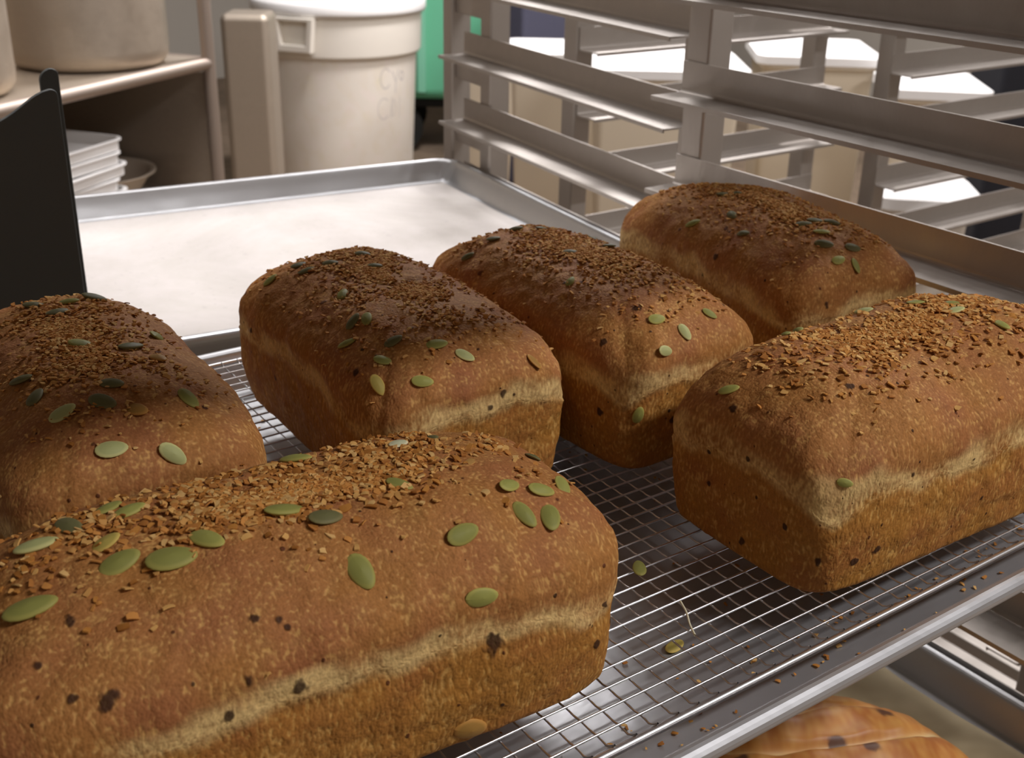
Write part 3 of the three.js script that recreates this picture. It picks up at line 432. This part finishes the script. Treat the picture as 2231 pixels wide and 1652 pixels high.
// ------------------------------------------------------------------ background: shelf with pots
{
  const A = V(0.244, -0.09, -1.809), B = V(0.7, -0.09, -2.1), along = B.clone().sub(A).normalize(), back = V(-along.z, 0, along.x).negate(); if (back.z > 0) back.negate();
  const A2 = A.clone().addScaledVector(along, -0.75), D = 0.5, t = thing('shelf_unit', 'steel tube shelf unit carrying two big pots', 'shelf');
  const pole = (p) => part('post', rod(V(p.x, FLOOR, p.z), V(p.x, 0.75, p.z), 0.0135, 14), M.tube, t);
  const Ab = A2.clone().addScaledVector(back, D), Bb = B.clone().addScaledVector(back, D);
  [A2, B, Ab, Bb].forEach(pole);
  for (const y of [-0.09, -0.375]) { const h = (p) => V(p.x, y, p.z); part('shelf_rail', rod(h(A2), h(B), 0.0125, 14), M.tube, t); part('shelf_rail', rod(h(Ab), h(Bb), 0.0125, 14), M.tube, t); part('shelf_rail', rod(h(A2), h(Ab), 0.0125, 14), M.tube, t); part('shelf_rail', rod(h(B), h(Bb), 0.0125, 14), M.tube, t);
    const g = new THREE.BufferGeometry(); const ps = [A2, B, Bb, Ab]; const pos = []; for (const dy of [0.004, 0.010]) for (const p of ps) pos.push(p.x, y + dy, p.z); g.setAttribute('position', new THREE.Float32BufferAttribute(pos, 3)); g.setIndex([0, 2, 1, 0, 3, 2, 4, 5, 6, 4, 6, 7, 0, 1, 5, 0, 5, 4, 1, 2, 6, 1, 6, 5, 2, 3, 7, 2, 7, 6, 3, 0, 4, 3, 4, 7]); const gg = g.toNonIndexed(); gg.computeVertexNormals(); part('shelf_board', gg, M.steel, t); }
  { const L = Bb.distanceTo(Ab) - 0.03, m = part('back_panel', box(L, 1.5, 0.006), M.steel, t, 'steel back panel'); m.position.set((Ab.x + Bb.x) / 2, FLOOR + 0.8, (Ab.z + Bb.z) / 2); m.rotation.y = Math.atan2(-along.z, along.x); const e = part('end_panel', box(D - 0.03, 0.5, 0.004), M.steel, t, 'steel end panel'); e.position.set((B.x + Bb.x) / 2, -0.36, (B.z + Bb.z) / 2); e.rotation.y = Math.atan2(-back.z, back.x); }
  const onShelf = (u, v, y) => A.clone().addScaledVector(along, u).addScaledVector(back, v).setY(y);
  const pot = (u, v, r, h, label) => { const c = onShelf(u, v, -0.0795), q = thing('stock_pot', label, 'pot', c.toArray(), Math.atan2(-along.z, along.x));
    part('pot_body', new THREE.LatheGeometry([[0, 0], [r - 0.03, 0], [r - 0.012, 0.004], [r - 0.002, 0.018], [r, 0.035], [r, h], [r + 0.008, h + 0.004], [r + 0.008, h + 0.009], [r - 0.003, h + 0.006], [r - 0.003, 0.03], [0, 0.006]].map(([a, b]) => new THREE.Vector2(a, b)), 56), M.steel, q);
    for (const s of [-1, 1]) part('handle', new THREE.TorusGeometry(0.045, 0.006, 8, 20, Math.PI).rotateX(Math.PI / 2).rotateY(s > 0 ? -Math.PI / 2 : Math.PI / 2).translate(s * r, h * 0.82, 0), M.steel, q); };
  pot(0.375, 0.155, 0.15, 0.34, 'big dull steel stock pot at the pole end of the shelf');
  pot(-0.02, 0.16, 0.14, 0.34, 'big dull steel stock pot behind the dark plastic holder');
  // lower shelf: tubs, trays, bowl
  const low = -0.365, put = (u, v) => onShelf(u, v, low);
  { const c = put(0.4, 0.2), q = thing('steel_bowl', 'pale mixing bowl on the low shelf beside the white trays', 'bowl', c.toArray()); part('bowl_body', new THREE.LatheGeometry([[0, 0], [0.05, 0], [0.085, 0.02], [0.11, 0.055], [0.12, 0.058], [0.12, 0.062], [0.105, 0.058], [0.08, 0.024], [0, 0.006]].map(([a, b]) => new THREE.Vector2(a, b)), 40), M.bowl, q); }
  { const c = put(0.1, 0.41), g = loftRect(0.3, 0.13, 0.03, [[0.03, 0], [0.01, 0.003], [0, 0.17], [-0.008, 0.172], [-0.008, 0.18], [0.004, 0.18], [0.012, 0.01]], 1), m = single('steel_tub', g, M.steel, 'dull steel tub on the low shelf behind the white trays', 'tub'); m.position.copy(c).add(V(0, 0.001, 0)); m.rotation.y = Math.atan2(-along.z, along.x); }
  { const c = put(-0.05, 0.15), g = new RoundedBoxGeometry(0.09, 0.03, 0.07, 2, 0.006), m = single('yellow_tub', g, M.yellow, 'small yellow tub lying on the white trays', 'tub'); m.position.copy(c).add(V(0.02, 7 * 0.0245 + 0.0165, 0)); }
  const trayPos = put(0.09, 0.15), turn = Math.atan2(-along.z, along.x);
  for (let i = 0; i < 7; i++) { const g = loftRect(0.36, 0.26, 0.025, [[0.004, 0], [0, 0.001], [0.0, 0.019], [-0.006, 0.02], [-0.006, 0.023], [0.002, 0.023], [0.004, 0.021], [0.008, 0.004]], 1); const m = single('food_tray', g, M.lidPlastic, 'white plastic tray ' + ['at the bottom', 'second from the bottom', 'third from the bottom', 'in the middle', 'third from the top', 'second from the top', 'on the top'][i] + ' of the low shelf stack', 'tray', 'white trays stacked on the low shelf'); m.position.copy(trayPos).add(V([0, 0.008, 0.012, -0.004, 0.016, 0.004, 0.01][i], 0.001 + i * 0.0245, 0)); m.rotation.y = turn + [0, 0.02, 0.04, -0.03, 0.05, 0, 0.03][i]; }
}

// ------------------------------------------------------------------ round white ingredient barrel
{
  const c = at(738, 30, 4.1), r1 = 0.282, r0 = 0.246, t = thing('round_barrel', 'round cream plastic barrel with white lid beside the shelf', 'barrel', [c.x, FLOOR, c.z], -0.62);
  const Ht = c.y - FLOOR + 0.05; const v2 = (l) => l.map(([a, b]) => new THREE.Vector2(a, b));
  const bodyTex = canvasTex(2048, 512, (g, w, h) => {
    g.fillStyle = '#e9e1d5'; g.fillRect(0, 0, w, h);
    for (let i = 0; i < 900; i++) { g.globalAlpha = 0.05; g.fillStyle = rnd() < 0.6 ? '#cdb994' : '#f6f2ea'; g.beginPath(); g.ellipse(rnd() * w, rnd() * h, rr(4, 40), rr(4, 24), rnd() * 3, 0, 7); g.fill(); }
    g.globalAlpha = 0.26; g.strokeStyle = '#5d5868'; g.lineCap = 'round';
    const X = w * 0.118, Y = h * 0.07; g.lineWidth = 5;
    const st = (f) => { g.beginPath(); f(); g.stroke(); };
    st(() => g.ellipse(X, Y + 34, 26, 32, 0, 0.7, 5.6)); st(() => { g.moveTo(X + 36, Y + 14); g.lineTo(X + 58, Y + 50); g.lineTo(X + 72, Y + 10); g.moveTo(X + 58, Y + 50); g.lineTo(X + 56, Y + 84); });
    g.globalAlpha = 0.36; st(() => g.ellipse(X + 96, Y + 32, 12, 14, 0, 0, 6)); g.globalAlpha = 0.17;
    st(() => g.ellipse(X - 8, Y + 132, 30, 34, 0, 0.8, 5.4)); st(() => { g.moveTo(X + 34, Y + 100); g.lineTo(X + 32, Y + 164); g.ellipse(X + 44, Y + 132, 16, 26, 0, -1.5, 1.6); }); st(() => { g.moveTo(X + 84, Y + 102); g.lineTo(X + 82, Y + 164); });
  });
  const bg = new THREE.LatheGeometry(v2([[0, 0.002], [r0 - 0.012, 0], [r0, 0.012], [r1 - 0.012, Ht - 0.165]]), 72); { const u = bg.attributes.uv, p = bg.attributes.position; for (let i = 0; i < u.count; i++) u.setY(i, p.getY(i) / (Ht - 0.165)); }
  part('barrel_body', bg, std({ map: bodyTex, roughness: 0.5 }), t);
  part('collar', new THREE.LatheGeometry(v2([[r1 - 0.014, Ht - 0.17], [r1 - 0.002, Ht - 0.168], [r1 + 0.004, Ht - 0.158], [r1 + 0.008, Ht - 0.03], [r1 + 0.006, Ht - 0.02], [r1 - 0.012, Ht - 0.02]]), 72), M.whitePlastic, t);
  part('lid', new THREE.LatheGeometry(v2([[r1 + 0.006, Ht - 0.028], [r1 + 0.02, Ht - 0.03], [r1 + 0.024, Ht - 0.02], [r1 + 0.024, Ht + 0.004], [r1 + 0.012, Ht + 0.012], [r1 - 0.03, Ht + 0.014], [r1 - 0.05, Ht + 0.006], [0, Ht + 0.012]]), 72), M.lidPlastic, t, 'white round lid');
  for (const a of [-0.38, -0.38 + Math.PI]) {
    const fr = new THREE.Shape([[-0.075, 0], [0.075, 0], [0.062, -0.105], [-0.062, -0.105]].map(([x, y]) => new THREE.Vector2(x, y))); fr.holes.push(new THREE.Path([[-0.06, -0.006], [-0.05, -0.088], [0.05, -0.088], [0.06, -0.006]].map(([x, y]) => new THREE.Vector2(x, y))));
    const h = part('handle', new THREE.ExtrudeGeometry(fr, { depth: 0.022, bevelEnabled: true, bevelSize: 0.003, bevelThickness: 0.003, bevelSegments: 2 }), M.whitePlastic, t); h.position.set(Math.sin(a) * (r1 + 0.004), Ht - 0.035, Math.cos(a) * (r1 + 0.004)); h.rotation.y = a;
  }
}
// upright stainless tank between the shelf post and the barrel
{
  const c = at(540, 25, 3.3), h = c.y - FLOOR, t = thing('steel_tank', 'stainless steel box with rounded shoulders beside the cream barrel', 'steel box', [c.x, FLOOR, c.z], -0.62);
  part('tank_body', new RoundedBoxGeometry(0.135, h, 0.14, 4, 0.02).translate(0, h / 2, 0), M.steel, t);
  part('corner_ball', new THREE.SphereGeometry(0.012, 12, 8).translate(0.042, h - 0.013, 0.052), M.chrome, t, 'small bright chrome ball at the top corner');  // small chrome ball set into one top corner, brighter than the tank steel
}
// green cart behind
{
  const c = at(960, 150, 5.1), t = thing('green_cart', 'green plastic cart on black wheels behind the barrel', 'cart', [c.x, FLOOR, c.z], -0.6), yb = at(960, 200, 5.1).y - FLOOR;
  part('tub', new RoundedBoxGeometry(0.62, 0.75, 0.5, 4, 0.05).translate(0.1, yb + 0.375, 0), M.green, t);
  part('rib', rspan(-0.09, -0.05, yb + 0.03, yb + 0.72, 0.24, 0.27, 0.01), std({ color: '#86cfae', roughness: 0.5 }), t, 'paler green rib');
  for (const [x, z] of [[-0.17, 0.18], [0.33, 0.18], [-0.17, -0.18], [0.33, -0.18]]) part('wheel', new THREE.CylinderGeometry(0.1, 0.1, 0.05, 24).rotateX(Math.PI / 2).translate(x, 0.1, z), M.rubber, t);
  part('axle_frame', rspan(-0.2, 0.36, 0.19, yb + 0.01, -0.2, 0.2, 0.01), M.black, t);
}
// ingredient bins behind the racks
function bin(px, py, d, w, h, dp, turn, label, mats = [M.creamPlastic, M.lidPlastic]) {
  const c = at(px, py, d), t = thing('ingredient_bin', label, 'bin', [c.x, FLOOR, c.z], turn), top = c.y - FLOOR;
  part('bin_body', loftRect(w, dp, 0.03, [[0.05, 0.004], [0.035, 0], [0.03, 0.01], [0.004, top - 0.04], [-0.008, top - 0.035], [-0.008, top - 0.02], [0.01, top - 0.02]], 1), mats[0], t);
  part('lid', loftRect(w + 0.03, dp + 0.03, 0.035, [[0.012, top - 0.026], [0, top - 0.026], [0, top - 0.006], [0.01, top], [0.04, top + 0.004]], 1), mats[1], t, 'white lid');
  return t;
}
bin(1060, 96, 3.75, 0.2, 0, 0.2, -0.6, 'cream ingredient bin with white lid beside the green cart');
bin(1215, 98, 3.2, 0.26, 0, 0.24, -0.62, 'cream ingredient bin seen between the two rack posts');
bin(1450, 126, 2.8, 0.34, 0, 0.3, -0.64, 'wide cream ingredient bin with glaring white lid behind the sideways rack');
bin(1770, 100, 3.0, 0.28, 0, 0.3, -0.7, 'cream ingredient bin behind the empty sideways rack');
bin(2030, 172, 2.7, 0.2, 0, 0.24, -0.75, 'cream ingredient bin between the two sideways racks');
bin(2010, 402, 2.12, 0.16, 0, 0.16, -0.75, 'low white ingredient bin behind the second sideways rack', [M.whitePlastic, M.lidPlastic]);
{
  const c = at(2270, 160, 3.2), m = single('storage_crate', new RoundedBoxGeometry(0.3, 0.95, 0.3, 3, 0.02).translate(0, 0.475, 0), M.navy, 'dark navy storage crate behind the sideways racks', 'crate'); m.position.set(c.x, FLOOR, c.z); m.rotation.y = -0.7;
  const c2 = at(1155, 30, 4.4), m2 = single('storage_crate', new RoundedBoxGeometry(0.22, 1.0, 0.22, 3, 0.02).translate(0, 0.5, 0), std({ color: '#4a4a5c', roughness: 0.8 }), 'slate blue storage crate behind the cream bins', 'crate'); m2.position.set(c2.x, FLOOR, c2.z);
}

renderer.render(scene, camera);
